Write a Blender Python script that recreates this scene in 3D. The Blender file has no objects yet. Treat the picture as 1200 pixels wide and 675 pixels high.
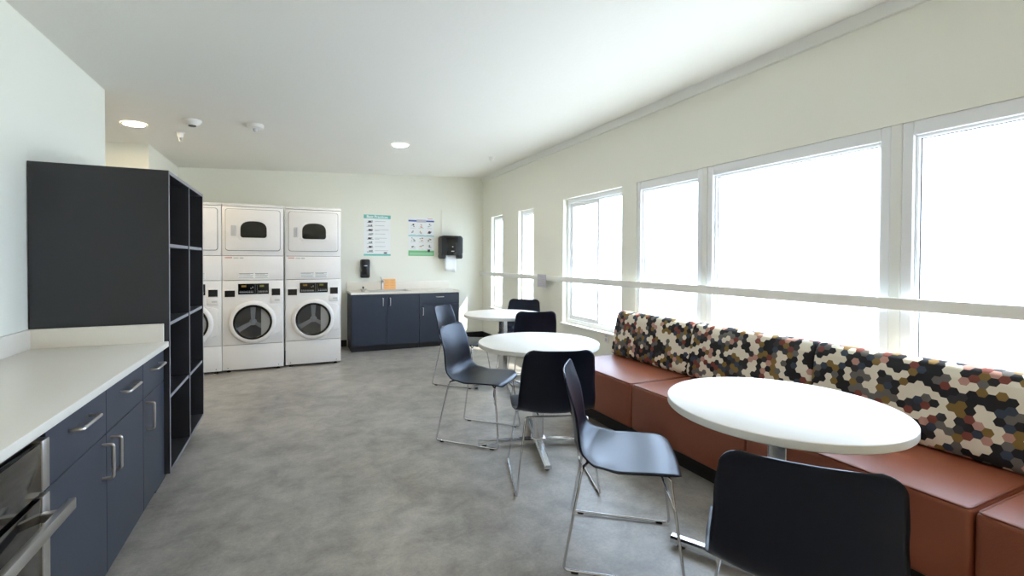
import bpy, bmesh, math, random
from mathutils import Vector, Matrix
PI = math.pi
C = bpy.context.scene.collection
random.seed(4)

# ------------------------------------------------------------------ materials
def mat(name, col, rough=0.5, metal=0.0, spec=0.5, emit=None, estr=0.0, coat=0.0, bump=None, var=None):
    m = bpy.data.materials.new(name); m.use_nodes = True
    nt = m.node_tree; b = nt.nodes['Principled BSDF']
    b.inputs['Base Color'].default_value = (*col, 1)
    b.inputs['Roughness'].default_value = rough
    b.inputs['Metallic'].default_value = metal
    b.inputs['Specular IOR Level'].default_value = spec
    b.inputs['Coat Weight'].default_value = coat
    if emit:
        b.inputs['Emission Color'].default_value = (*emit, 1)
        b.inputs['Emission Strength'].default_value = estr
    if bump or var:
        tc = nt.nodes.new('ShaderNodeTexCoord')
        if bump:
            n = nt.nodes.new('ShaderNodeTexNoise'); n.inputs['Scale'].default_value = bump[0]; n.inputs['Detail'].default_value = 3
            nt.links.new(tc.outputs['Object'], n.inputs['Vector'])
            bp = nt.nodes.new('ShaderNodeBump'); bp.inputs['Strength'].default_value = bump[1]; bp.inputs['Distance'].default_value = 0.004
            nt.links.new(n.outputs['Fac'], bp.inputs['Height']); nt.links.new(bp.outputs['Normal'], b.inputs['Normal'])
        if var:
            n = nt.nodes.new('ShaderNodeTexNoise'); n.inputs['Scale'].default_value = var[0]; n.inputs['Detail'].default_value = 4
            nt.links.new(tc.outputs['Object'], n.inputs['Vector'])
            mx = nt.nodes.new('ShaderNodeMix'); mx.data_type = 'RGBA'
            mx.inputs['A'].default_value = (*[c*(1-var[1]) for c in col], 1)
            mx.inputs['B'].default_value = (*[min(1, c*(1+var[1])) for c in col], 1)
            nt.links.new(n.outputs['Fac'], mx.inputs['Factor']); nt.links.new(mx.outputs['Result'], b.inputs['Base Color'])
    return m

def s(r, g, b):
    f = lambda v: ((v/255+0.055)/1.055)**2.4 if v/255 > 0.04045 else v/255/12.92
    return (f(r), f(g), f(b))

M = {}
M['wall'] = mat('wall_paint', s(240, 239, 227), 0.75, bump=(60, 0.15))
M['ceiling'] = mat('ceiling_paint', s(236, 233, 225), 0.8, bump=(45, 0.25))
M['trim'] = mat('trim_paint', s(236, 236, 230), 0.45)
M['vinyl'] = mat('white_vinyl', s(238, 239, 240), 0.35)
M['base'] = mat('black_vinyl_base', s(28, 28, 30), 0.5)
M['navy'] = mat('navy_laminate', s(46, 54, 69), 0.42, bump=(220, 0.06), var=(9, 0.05))
M['black_lam'] = mat('charcoal_laminate', s(44, 45, 49), 0.45, bump=(220, 0.05))
M['edge_band'] = mat('grey_edge_band', s(134, 135, 139), 0.5)
M['quartz'] = mat('white_quartz', s(236, 229, 217), 0.32, var=(120, 0.02))
M['chrome'] = mat('chrome', (0.72, 0.72, 0.73), 0.16, 1.0)
M['steel'] = mat('brushed_steel', (0.66, 0.64, 0.62), 0.30, 1.0)
M['alu'] = mat('polished_aluminium', (0.72, 0.73, 0.75), 0.22, 1.0)
M['black_glass'] = mat('black_glass', s(12, 13, 16), 0.08, spec=0.6)
M['black_pl'] = mat('black_plastic', s(22, 22, 24), 0.3)
M['rubber'] = mat('black_rubber', s(16, 16, 17), 0.6)
M['chair'] = mat('black_polypropylene', s(11, 14, 28), 0.33, spec=0.42, bump=(500, 0.05))
M['chair'].node_tree.nodes['Principled BSDF'].inputs['Specular Tint'].default_value = (0.74, 0.85, 1.0, 1)
M['table'] = mat('white_table_laminate', s(244, 243, 240), 0.38, spec=0.35)
M['table_edge'] = mat('white_table_edge', s(226, 226, 222), 0.4)
M['leather'] = mat('terracotta_leather', s(142, 78, 55), 0.40, bump=(160, 0.18), var=(5, 0.07))
M['piping'] = mat('terracotta_piping', s(122, 64, 45), 0.45)
M['enamel'] = mat('white_enamel', s(240, 238, 236), 0.25)
M['enamel_grey'] = mat('pale_grey_plastic', s(200, 200, 202), 0.35)
M['seam'] = mat('dark_seam', s(70, 68, 66), 0.6)
M['drum'] = mat('drum_steel', (0.16, 0.16, 0.16), 0.4, 0.6)
M['baffle'] = mat('grey_baffle', s(176, 176, 178), 0.4)
M['dark_win'] = mat('smoked_window', s(38, 40, 38), 0.12)
M['paper'] = mat('white_paper', s(240, 241, 240), 0.7)
M['teal'] = mat('teal_ink', s(120, 196, 186), 0.7)
M['aqua'] = mat('aqua_ink', s(118, 205, 205), 0.7)
M['green'] = mat('green_ink', s(124, 196, 140), 0.7)
M['pgreen'] = mat('pale_green_ink', s(160, 212, 170), 0.7)
M['blue'] = mat('blue_ink', s(70, 100, 170), 0.7)
M['ink'] = mat('dark_ink', s(60, 62, 66), 0.7)
M['grey_ink'] = mat('grey_ink', s(168, 172, 174), 0.7)
M['red_ink'] = mat('red_ink', s(200, 92, 84), 0.7)
M['yellow_ink'] = mat('yellow_ink', s(214, 196, 90), 0.7)
M['orange'] = mat('orange_card', s(250, 190, 122), 0.6)
M['orange_d'] = mat('dark_orange_ink', s(226, 160, 104), 0.6)
M['lilac'] = mat('lilac_paper', s(196, 193, 205), 0.7)
M['white_pl'] = mat('white_plastic', s(238, 236, 232), 0.4)
M['concrete'] = mat('pale_concrete', s(225, 224, 220), 0.8, var=(2, 0.05))
M['lamp_warm'] = mat('warm_lamp', (1, 1, 1), 0.5, emit=(1.0, 0.80, 0.56), estr=130)
M['fill_rear'] = mat('rear_fill_light', (1, 1, 1), 0.5, emit=(1.0, 0.86, 0.68), estr=90)  # glow of the fill lights added behind the camera
M['lamp'] = mat('neutral_lamp', (1, 1, 1), 0.5, emit=(1.0, 0.92, 0.80), estr=130)
M['display'] = mat('amber_display', s(30, 26, 10), 0.3, emit=(0.9, 0.55, 0.12), estr=0.12)
M['display_g'] = mat('lime_display', s(26, 30, 10), 0.3, emit=(0.65, 0.7, 0.15), estr=0.12)

def glass_mat(name, tint, gloss):
    m = bpy.data.materials.new(name); m.use_nodes = True; nt = m.node_tree
    nt.nodes.clear()
    o = nt.nodes.new('ShaderNodeOutputMaterial'); t = nt.nodes.new('ShaderNodeBsdfTransparent'); g = nt.nodes.new('ShaderNodeBsdfGlossy')
    mx = nt.nodes.new('ShaderNodeMixShader')
    t.inputs['Color'].default_value = (*tint, 1); g.inputs['Roughness'].default_value = 0.03
    mx.inputs['Fac'].default_value = gloss
    nt.links.new(t.outputs[0], mx.inputs[1]); nt.links.new(g.outputs[0], mx.inputs[2]); nt.links.new(mx.outputs[0], o.inputs['Surface'])
    return m
M['glass'] = glass_mat('window_glass', (0.97, 0.985, 0.98), 0.05)
M['door_glass'] = glass_mat('washer_door_glass', (0.66, 0.68, 0.70), 0.06)

def floor_mat():
    m = bpy.data.materials.new('concrete_look_vinyl'); m.use_nodes = True; nt = m.node_tree; N = nt.nodes; L = nt.links
    b = N['Principled BSDF']
    tc = N.new('ShaderNodeTexCoord')
    def noise(sc, det, rough=0.55, dist=0.0):
        n = N.new('ShaderNodeTexNoise'); n.inputs['Scale'].default_value = sc; n.inputs['Detail'].default_value = det
        n.inputs['Roughness'].default_value = rough; n.inputs['Distortion'].default_value = dist
        L.new(tc.outputs['Object'], n.inputs['Vector']); return n
    n1 = noise(1.15, 6, 0.62, 0.4); n2 = noise(5.5, 7, 0.7, 0.3); n3 = noise(70, 4, 0.7)
    r1 = N.new('ShaderNodeValToRGB'); r1.color_ramp.elements[0].position = 0.34; r1.color_ramp.elements[1].position = 0.66
    r1.color_ramp.elements[0].color = (*s(126, 121, 115), 1); r1.color_ramp.elements[1].color = (*s(182, 178, 172), 1)
    L.new(n1.outputs['Fac'], r1.inputs[0])
    r2 = N.new('ShaderNodeValToRGB'); r2.color_ramp.elements[0].position = 0.34; r2.color_ramp.elements[1].position = 0.70
    r2.color_ramp.elements[0].color = (*s(112, 109, 105), 1); r2.color_ramp.elements[1].color = (*s(196, 192, 187), 1)
    L.new(n2.outputs['Fac'], r2.inputs[0])
    mx = N.new('ShaderNodeMix'); mx.data_type = 'RGBA'; mx.inputs['Factor'].default_value = 0.5
    L.new(r1.outputs[0], mx.inputs['A']); L.new(r2.outputs[0], mx.inputs['B'])
    r3 = N.new('ShaderNodeValToRGB'); r3.color_ramp.elements[0].position = 0.25; r3.color_ramp.elements[1].position = 0.8
    r3.color_ramp.elements[0].color = (0.90, 0.895, 0.885, 1); r3.color_ramp.elements[1].color = (1.22, 1.215, 1.20, 1)
    L.new(n3.outputs['Fac'], r3.inputs[0])
    m2 = N.new('ShaderNodeMix'); m2.data_type = 'RGBA'; m2.blend_type = 'MULTIPLY'; m2.inputs['Factor'].default_value = 1.0
    L.new(mx.outputs['Result'], m2.inputs['A']); L.new(r3.outputs[0], m2.inputs['B'])
    L.new(m2.outputs['Result'], b.inputs['Base Color'])
    rr = N.new('ShaderNodeMapRange'); rr.inputs['To Min'].default_value = 0.27; rr.inputs['To Max'].default_value = 0.43
    L.new(n2.outputs['Fac'], rr.inputs['Value']); L.new(rr.outputs['Result'], b.inputs['Roughness'])
    bp = N.new('ShaderNodeBump'); bp.inputs['Strength'].default_value = 0.08; bp.inputs['Distance'].default_value = 0.002
    L.new(n3.outputs['Fac'], bp.inputs['Height']); L.new(bp.outputs['Normal'], b.inputs['Normal'])
    return m
M['floor'] = floor_mat()

def hex_mat():
    m = bpy.data.materials.new('hexagon_fabric'); m.use_nodes = True; nt = m.node_tree; N = nt.nodes; L = nt.links
    b = N['Principled BSDF']; b.inputs['Roughness'].default_value = 0.75; b.inputs['Specular IOR Level'].default_value = 0.3
    uv = N.new('ShaderNodeUVMap'); uv.uv_map = 'UVMap'
    sep = N.new('ShaderNodeSeparateXYZ'); oi = N.new('ShaderNodeObjectInfo'); sh = N.new('ShaderNodeVectorMath'); sh.operation = 'MULTIPLY'; L.new(oi.outputs['Location'], sh.inputs[0]); sh.inputs[1].default_value = (0, 1.371, 0)
    sx = N.new('ShaderNodeSeparateXYZ'); L.new(sh.outputs[0], sx.inputs[0]); cx = N.new('ShaderNodeCombineXYZ'); L.new(sx.outputs['Y'], cx.inputs['X'])
    ad = N.new('ShaderNodeVectorMath'); ad.operation = 'ADD'; L.new(uv.outputs[0], ad.inputs[0]); L.new(cx.outputs[0], ad.inputs[1]); L.new(ad.outputs[0], sep.inputs[0])
    com = N.new('ShaderNodeCombineXYZ'); L.new(sep.outputs['Y'], com.inputs['X']); L.new(sep.outputs['X'], com.inputs['Y'])
    def vm(op, a, bb=None, sc=None):
        n = N.new('ShaderNodeVectorMath'); n.operation = op
        L.new(a, n.inputs[0])
        if bb is not None:
            if isinstance(bb, tuple): n.inputs[1].default_value = bb
            else: L.new(bb, n.inputs[1])
        if sc is not None: n.inputs['Scale'].default_value = sc
        return n
    p = vm('SCALE', com.outputs[0], sc=1/0.0365).outputs[0]
    S = (1.0, 1.7320508, 1.0)
    q = vm('DIVIDE', p, S).outputs[0]
    ca = vm('MULTIPLY', vm('FLOOR', vm('ADD', q, (0.5, 0.5, 0)).outputs[0]).outputs[0], S).outputs[0]
    cb = vm('MULTIPLY', vm('ADD', vm('FLOOR', q).outputs[0], (0.5, 0.5, 0)).outputs[0], S).outputs[0]
    da = vm('DISTANCE', p, ca).outputs['Value']; db = vm('DISTANCE', p, cb).outputs['Value']
    lt = N.new('ShaderNodeMath'); lt.operation = 'LESS_THAN'; L.new(db, lt.inputs[0]); L.new(da, lt.inputs[1])
    mx = N.new('ShaderNodeMix'); mx.data_type = 'VECTOR'; L.new(lt.outputs[0], mx.inputs['Factor']); L.new(ca, mx.inputs['A']); L.new(cb, mx.inputs['B'])
    c = mx.outputs['Result']
    cc = vm('ADD', c, (0.13, 0.29, 0.5)).outputs[0]
    wn = N.new('ShaderNodeTexWhiteNoise'); wn.noise_dimensions = '2D'; L.new(cc, wn.inputs['Vector'])
    rp = N.new('ShaderNodeValToRGB'); rp.color_ramp.interpolation = 'CONSTANT'
    cols = [(0.0, s(32, 33, 37)), (0.16, s(54, 55, 60)), (0.30, s(104, 101, 98)), (0.48, s(128, 104, 58)), (0.63, s(122, 66, 58)), (0.77, s(184, 142, 130)), (0.89, s(58, 68, 84))]
    el = rp.color_ramp.elements
    el[0].position = 0.0; el[0].color = (*cols[0][1], 1); el[1].position = cols[1][0]; el[1].color = (*cols[1][1], 1)
    for pos, col in cols[2:]:
        e = el.new(pos); e.color = (*col, 1)
    L.new(wn.outputs['Value'], rp.inputs[0])
    def cluster(off, sc, th, col, prev):
        o = vm('ADD', vm('SCALE', cc, sc=sc).outputs[0], off).outputs[0]
        n = N.new('ShaderNodeTexNoise'); n.inputs['Scale'].default_value = 1.0; n.inputs['Detail'].default_value = 0.0
        L.new(o, n.inputs['Vector'])
        g = N.new('ShaderNodeMath'); g.operation = 'GREATER_THAN'; L.new(n.outputs['Fac'], g.inputs[0]); g.inputs[1].default_value = th
        x = N.new('ShaderNodeMix'); x.data_type = 'RGBA'; L.new(g.outputs[0], x.inputs['Factor']); L.new(prev, x.inputs['A']); x.inputs['B'].default_value = (*col, 1)
        return x.outputs['Result']
    col = cluster((5.3, 2.1, 0), 0.47, 0.60, s(34, 35, 40), rp.outputs[0])
    col = cluster((0.7, 9.4, 0), 0.52, 0.58, s(226, 219, 203), col)
    L.new(col, b.inputs['Base Color'])
    wv = N.new('ShaderNodeTexNoise'); wv.inputs['Scale'].default_value = 900
    tc = N.new('ShaderNodeTexCoord'); L.new(tc.outputs['Object'], wv.inputs['Vector'])
    bp = N.new('ShaderNodeBump'); bp.inputs['Strength'].default_value = 0.2; bp.inputs['Distance'].default_value = 0.001
    L.new(wv.outputs['Fac'], bp.inputs['Height']); L.new(bp.outputs['Normal'], b.inputs['Normal'])
    return m
M['hex'] = hex_mat()

# ------------------------------------------------------------------ mesh helpers
def obj(name, bm, m, parent=None, loc=(0, 0, 0), sharp=35):
    bmesh.ops.recalc_face_normals(bm, faces=bm.faces)
    me = bpy.data.meshes.new(name); bm.to_mesh(me); bm.free()
    for x in (m if isinstance(m, (list, tuple)) else [m]): me.materials.append(M[x])
    me.shade_smooth(); me.set_sharp_from_angle(angle=math.radians(sharp))
    o = bpy.data.objects.new(name, me); C.objects.link(o)
    o.location = loc
    if parent: o.parent = parent
    return o

def tag(o, label=None, cat=None, group=None, kind=None):
    if label: o['label'] = label
    if cat: o['category'] = cat
    if group: o['group'] = group
    if kind: o['kind'] = kind
    return o

def thing(name, label, cat, loc=(0, 0, 0), rz=0.0, group=None):
    o = bpy.data.objects.new(name, None); C.objects.link(o); o.empty_display_size = 0.1
    o.location = loc; o.rotation_euler = (0, 0, rz)
    return tag(o, label, cat, group)

def copy_tree(o, parent=None):
    c = o.copy(); C.objects.link(c); c.parent = parent
    for ch in list(o.children): copy_tree(ch, c)
    return c

def box(bm, x0, x1, y0, y1, z0, z1, bev=0.0, seg=2, mi=0):
    vs = [bm.verts.new((x, y, z)) for x in (x0, x1) for y in (y0, y1) for z in (z0, z1)]
    fs = [bm.faces.new([vs[i] for i in q]) for q in ((0, 1, 3, 2), (4, 6, 7, 5), (0, 4, 5, 1), (2, 3, 7, 6), (0, 2, 6, 4), (1, 5, 7, 3))]
    for f in fs: f.material_index = mi
    if bev > 0:
        es = list({e for f in fs for e in f.edges})
        r = bmesh.ops.bevel(bm, geom=es, offset=bev, segments=seg, affect='EDGES', profile=0.5)
        for f in r['faces']: f.material_index = mi
    return bm

def B(*a, **k): return box(bmesh.new(), *a, **k)

def fillet(pts, r, n=5, closed=False):
    P = [Vector(p) for p in pts]; out = []
    N_ = len(P)
    for i, p in enumerate(P):
        if not closed and i in (0, N_-1): out.append(p); continue
        a = P[(i-1) % N_]; b = P[(i+1) % N_]
        d1 = (a-p); d2 = (b-p); l1, l2 = d1.length, d2.length
        if l1 < 1e-6 or l2 < 1e-6: out.append(p); continue
        d1 /= l1; d2 /= l2
        ang = d1.angle(d2)
        if ang > 3.05: out.append(p); continue
        t = min(r/math.tan(ang/2), l1*0.48, l2*0.48)
        A = p+d1*t; Bq = p+d2*t
        for k in range(n+1):
            u = k/n
            out.append(A*(1-u)**2 + p*2*u*(1-u) + Bq*u*u)
    return out

def tube(bm, pts, r, n=10, closed=False, mi=0, cap=True):
    P = [Vector(p) for p in pts]; rings = []
    T0 = (P[1]-P[0]).normalized()
    up = Vector((0, 0, 1)) if abs(T0.z) < 0.9 else Vector((1, 0, 0))
    nrm = T0.cross(up).normalized()
    for i, p in enumerate(P):
        if closed: t = (P[(i+1) % len(P)]-P[i-1])
        else: t = P[min(i+1, len(P)-1)]-P[max(i-1, 0)]
        t.normalize()
        nrm = (nrm - t*nrm.dot(t)).normalized()
        bi = t.cross(nrm)
        rr = r[i] if isinstance(r, (list, tuple)) else r
        rings.append([bm.verts.new(p+(nrm*math.cos(2*PI*k/n)+bi*math.sin(2*PI*k/n))*rr) for k in range(n)])
    m = len(rings)
    for i in range(m if closed else m-1):
        a, b = rings[i], rings[(i+1) % m]
        for k in range(n):
            bm.faces.new((a[k], a[(k+1) % n], b[(k+1) % n], b[k])).material_index = mi
    if cap and not closed:
        bm.faces.new(rings[0][::-1]).material_index = mi; bm.faces.new(rings[-1]).material_index = mi
    return bm

def lathe(bm, prof, n=40, c=(0, 0, 0), axis='z', mi=0, cap=False):
    """prof: list of (radius, height); axis z, or y (height runs toward -y)."""
    rings = []
    for r, h in prof:
        ring = []
        for k in range(n):
            a = 2*PI*k/n
            if axis == 'z': v = (c[0]+r*math.cos(a), c[1]+r*math.sin(a), c[2]+h)
            else: v = (c[0]+r*math.cos(a), c[1]-h, c[2]+r*math.sin(a))
            ring.append(bm.verts.new(v))
        rings.append(ring)
    for a, b in zip(rings, rings[1:]):
        for k in range(n): bm.faces.new((a[k], a[(k+1) % n], b[(k+1) % n], b[k])).material_index = mi
    if cap:
        bm.faces.new(rings[0][::-1]).material_index = mi; bm.faces.new(rings[-1]).material_index = mi
    return bm

def prism(bm, poly, d0, d1, plane='xz', mi=0, bev=0.0):
    """extrude a polygon of (a, b): plane xz -> extruded along y, yz -> along x, xy -> along z"""
    f = {'xz': lambda a, b, d: (a, d, b), 'yz': lambda a, b, d: (d, a, b), 'xy': lambda a, b, d: (a, b, d)}[plane]
    A = [bm.verts.new(f(a, b, d0)) for a, b in poly]; Bv = [bm.verts.new(f(a, b, d1)) for a, b in poly]
    n = len(poly); fs = [bm.faces.new(A), bm.faces.new(Bv[::-1])]
    for i in range(n): fs.append(bm.faces.new((A[i], A[(i+1) % n], Bv[(i+1) % n], Bv[i])))
    for q in fs: q.material_index = mi
    if bev > 0:
        es = list({e for e in fs[1].edges} | {e for e in fs[0].edges})
        r = bmesh.ops.bevel(bm, geom=es, offset=bev, segments=2, affect='EDGES', profile=0.5)
        for q in r['faces']: q.material_index = mi
    return bm

def rrect(a0, a1, b0, b1, r, n=6):
    out = []
    for cx, cy, st in ((a1-r, b1-r, 0), (a0+r, b1-r, 90), (a0+r, b0+r, 180), (a1-r, b0+r, 270)):
        for k in range(n+1):
            t = math.radians(st+90*k/n); out.append((cx+r*math.cos(t), cy+r*math.sin(t)))
    return out

def text(name, body, size, m, parent, loc, rot, align='CENTER'):
    cu = bpy.data.curves.new(name, 'FONT'); cu.body = body; cu.size = size; cu.align_x = align; cu.align_y = 'CENTER'; cu.extrude = 0.0004; cu.offset = 0.0012
    t = bpy.data.objects.new(name, cu); C.objects.link(t)
    bpy.context.view_layer.update()
    me = bpy.data.meshes.new_from_object(t.evaluated_get(bpy.context.evaluated_depsgraph_get()))
    bpy.data.objects.remove(t); bpy.data.curves.remove(cu)
    me.materials.clear(); me.materials.append(M[m])
    o = bpy.data.objects.new(name, me); C.objects.link(o); o.parent = parent; o.location = loc; o.rotation_euler = rot
    return o

# ------------------------------------------------------------------ room
XL, XW, YB, YF = -1.255, 2.98, 7.40, -5.00
XJ, YR, YJ, XE = -1.41, 4.27, 6.05, -3.3         # wall past the recess, recess near side, recess far face, recess end
def zc(x): return 2.56 + (x+1.255)*0.0437        # the ceiling rises gently to the window wall
def struct(name, bm, m, sharp=35): return tag(obj(name, bm, m, sharp=sharp), kind='structure')

struct('floor', B(XE-0.1, XW+0.16, YF-0.1, YB+0.1, -0.08, 0.0), 'floor')
bm = bmesh.new()
prism(bm, [(XE-0.1, zc(XE-0.1)), (XW+0.16, zc(XW+0.16)), (XW+0.16, zc(XW+0.16)+0.12), (XE-0.1, zc(XE-0.1)+0.12)], YF-0.1, YB+0.1)
struct('ceiling', bm, 'ceiling')
def wall_x(name, x0, x1, y0, y1):
    bm = bmesh.new(); prism(bm, [(x0, 0), (x1, 0), (x1, zc(x1)), (x0, zc(x0))], y0, y1); return struct(name, bm, 'wall')
wall_x('wall_back', XJ, XW, YB, YB+0.1)
wall_x('wall_front', XL-0.1, XW, YF-0.1, YF)
wall_x('wall_left', XL-0.12, XL, YF, YR)
wall_x('wall_recess_end', XE-0.1, XE, YR-0.1, YJ)
wall_x('wall_recess_near', XE, XL-0.12, YR-0.1, YR)
wall_x('wall_recess_far', XE, XJ, YJ, YB+0.1)

# window wall with its openings (y0, y1, z0, z1)
OPEN = {'A': (6.585, 7.03, 0.55, 2.045), 'B': (5.56, 6.02, 0.55, 2.045), 'C': (3.70, 4.80, 0.575, 2.07), 'G': (0.30, 3.49, 0.57, 2.075)}
ys = sorted({YF, YB} | {v for o in OPEN.values() for v in o[:2]})
zt = zc(XW)
bm = bmesh.new()
for y0, y1 in zip(ys, ys[1:]):
    op = [o for o in OPEN.values() if o[0] <= y0 and y1 <= o[1]]
    if op:
        box(bm, XW, XW+0.16, y0, y1, 0, op[0][2]); box(bm, XW, XW+0.16, y0, y1, op[0][3], zt)
    else: box(bm, XW, XW+0.16, y0, y1, 0, zt)
bmesh.ops.remove_doubles(bm, verts=bm.verts, dist=1e-5)
struct('wall_right', bm, 'wall')

def ring(bm, x0, x1, y0, y1, z0, z1, wy, wt, wb, mi=0, bev=0.004):
    box(bm, x0, x1, y0, y0+wy, z0, z1, bev, 1, mi); box(bm, x0, x1, y1-wy, y1, z0, z1, bev, 1, mi)
    box(bm, x0, x1, y0+wy, y1-wy, z1-wt, z1, bev, 1, mi); box(bm, x0, x1, y0+wy, y1-wy, z0, z0+wb, bev, 1, mi)

def window(n, y0, y1, z0, z1, xf, wy=0.05, wt=0.075, wb=0.06, slider=None):
    r = bpy.data.objects.new('window_%d' % n, None); C.objects.link(r); tag(r, kind='structure'); r.location = (xf, (y0+y1)/2, z0)
    bm = bmesh.new(); ring(bm, xf, xf+0.075, y0, y1, z0, z1, wy, wt, wb)
    ring(bm, xf+0.022, xf+0.07, y0+wy-0.002, y1-wy+0.002, z0+wb-0.002, z1-wt+0.002, 0.018, 0.018, 0.018)
    def part(nm, bm, m):
        o = obj(nm, bm, m, r); o.location = -r.location; return o
    part('window_frame', bm, 'vinyl')
    if slider:
        bm = bmesh.new(); ring(bm, xf+0.028, xf+0.055, slider-0.02, y1-wy-0.014, z0+wb+0.014, z1-wt-0.014, 0.035, 0.035, 0.035, bev=0.003); part('sash', bm, 'vinyl')
    bm = bmesh.new(); ring(bm, xf+0.038, xf+0.0435, y0+wy+0.012, y1-wy-0.012, z0+wb+0.012, z1-wt-0.012, 0.008, 0.008, 0.008, bev=0); part('glazing_gasket', bm, 'seam')
    part('glass_pane', B(xf+0.044, xf+0.048, y0+wy-0.005, y1-wy+0.005, z0+wb-0.005, z1-wt+0.005), 'glass')
    return r
window(1, *OPEN['A'], 3.035, wy=0.04, wt=0.05, wb=0.05)
window(2, *OPEN['B'], 3.035, wy=0.04, wt=0.05, wb=0.05)
window(3, *OPEN['C'], 3.035, wy=0.045, wt=0.05, wb=0.05, slider=4.21)
window(4, 2.717, 3.49, 0.57, 2.075, 2.99)
window(5, 1.436, 2.667, 0.57, 2.075, 2.99)
window(6, 0.30, 1.385, 0.57, 2.075, 2.99)
for n, (a, b) in enumerate(((2.667, 2.717), (1.385, 1.436))):
    struct('trim_%d' % (n+1), B(2.986, 3.09, a, b, 0.57, 2.075, 0.003, 1), 'trim')
for n, k in enumerate('ABC'):
    y0, y1, z0, z1 = OPEN[k]
    struct('trim_%d' % (n+3), B(2.955, 3.034, y0-0.03, y1+0.03, z0-0.025, z0+0.004, 0.006), 'trim')
struct('trim_6', B(2.955, 2.9895, 0.27, 3.52, 0.545, 0.574, 0.006), 'trim')
bm = bmesh.new(); prism(bm, [(XW, 2.672), (XW-0.022, 2.676), (XW-0.028, 2.70), (XW-0.05, zc(XW)-0.004), (XW, zc(XW)-0.001)], YF, YB)
struct('trim_7', bm, 'trim', 60)
struct('baseboard_right', B(XW-0.012, XW, 3.60, YB-0.012, 0.0, 0.10, 0.003, 1), 'base')
bm = bmesh.new(); box(bm, 0.56, 0.735, YB-0.012, YB, 0, 0.10, 0.003, 1); box(bm, 2.36, XW, YB-0.012, YB, 0, 0.10, 0.003, 1)
struct('baseboard_back', bm, 'base')
# outside: the eave above the windows and the pale paving they look onto
struct('roof_overhang', B(XW+0.161, 4.09, -6, 12, 2.75, 2.95), 'trim')
struct('ground', B(XW+0.161, 40, -30, 45, -0.25, -0.05), 'concrete')

# ------------------------------------------------------------------ guard rail
t = thing('guard_rail', 'long cream painted guard rail crossing in front of all the windows', 'rail', (2.93, 3.7, 1.075))
o = obj('rail_board', B(-0.018, 0.012, -3.85, 3.69, 0, 0.063, 0.004), 'trim', t)
for y in (3.62, 2.60, 1.40, 0.05, -1.01, -2.29, -3.75): obj('rail_bracket', B(0.012, 0.0505, y-0.025, y+0.025, 0.005, 0.058), 'trim', t)
n = thing('paper_notice', 'small lilac paper notice taped over the guard rail beside the narrow windows', 'notice', (2.9105, 5.20, 0.985))
obj('sheet', B(-0.002, 0.002, -0.11, 0.11, 0, 0.165), 'lilac', n)
bm = bmesh.new()
for k in range(7): box(bm, -0.0026, -0.0021, -0.085+0.02*(k % 2), 0.085-0.03*(k % 3), 0.02+k*0.02, 0.026+k*0.02)
obj('printed_lines', bm, 'grey_ink', n)
p = thing('outlet_plate', 'ivory outlet plate low on the wall beside the patterned bench', 'outlet', (XW-0.004, 3.93, 0.47))
obj('plate', B(-0.004, 0.004, -0.036, 0.036, 0, 0.115, 0.003), 'white_pl', p)
bm = bmesh.new(); box(bm, -0.0055, -0.0035, -0.018, 0.018, 0.015, 0.05, 0.001, 1); box(bm, -0.0055, -0.0035, -0.018, 0.018, 0.065, 0.10, 0.001, 1)
obj('socket', bm, 'enamel_grey', p)

# ------------------------------------------------------------------ left counter run
FX = -0.675                                             # face of doors
def bar_handle(parent, c, axis, ln, name='handle', out=0.035, nrm=(1, 0, 0)):
    c = Vector(c); a = Vector(axis)*ln/2; nn = Vector(nrm)*out
    bm = bmesh.new(); tube(bm, fillet([c-a, c-a+nn, c+a+nn, c+a], 0.01, 4), 0.0061, 10)
    return obj(name, bm, 'steel', parent)

def left_cabinet(label, y0, y1, cols):
    t = thing('base_cabinet', label, 'cabinet', (0, 0, 0))
    obj('body', B(XL+0.002, FX-0.022, y0, y1, 0.10, 0.829), 'navy', t)
    obj('toe_kick', B(XL+0.06, FX-0.09, y0+0.002, y1-0.002, 0.0, 0.10), 'black_lam', t)
    for a, b, hs in cols:
        d = obj('drawer', B(FX-0.02, FX, a+0.0015, b-0.0015, 0.642, 0.823, 0.0015, 1), 'navy', t)
        bar_handle(d, (FX, (a+b)/2, 0.762), (0, 1, 0), 0.165)
        d = obj('door', B(FX-0.02, FX, a+0.0015, b-0.0015, 0.088, 0.638, 0.0015, 1), 'navy', t)
        hy = b-0.045 if hs > 0 else a+0.045
        bar_handle(d, (FX, hy, 0.545), (0, 0, 1), 0.13)
    return t
left_cabinet('navy double base cabinet between the oven and the narrow single cabinet', 1.80, 2.77, ((1.80, 2.286, 1), (2.286, 2.77, -1)))
left_cabinet('narrow navy base cabinet beside the dark open shelving tower', 2.772, 3.166, ((2.772, 3.166, -1),))

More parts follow.
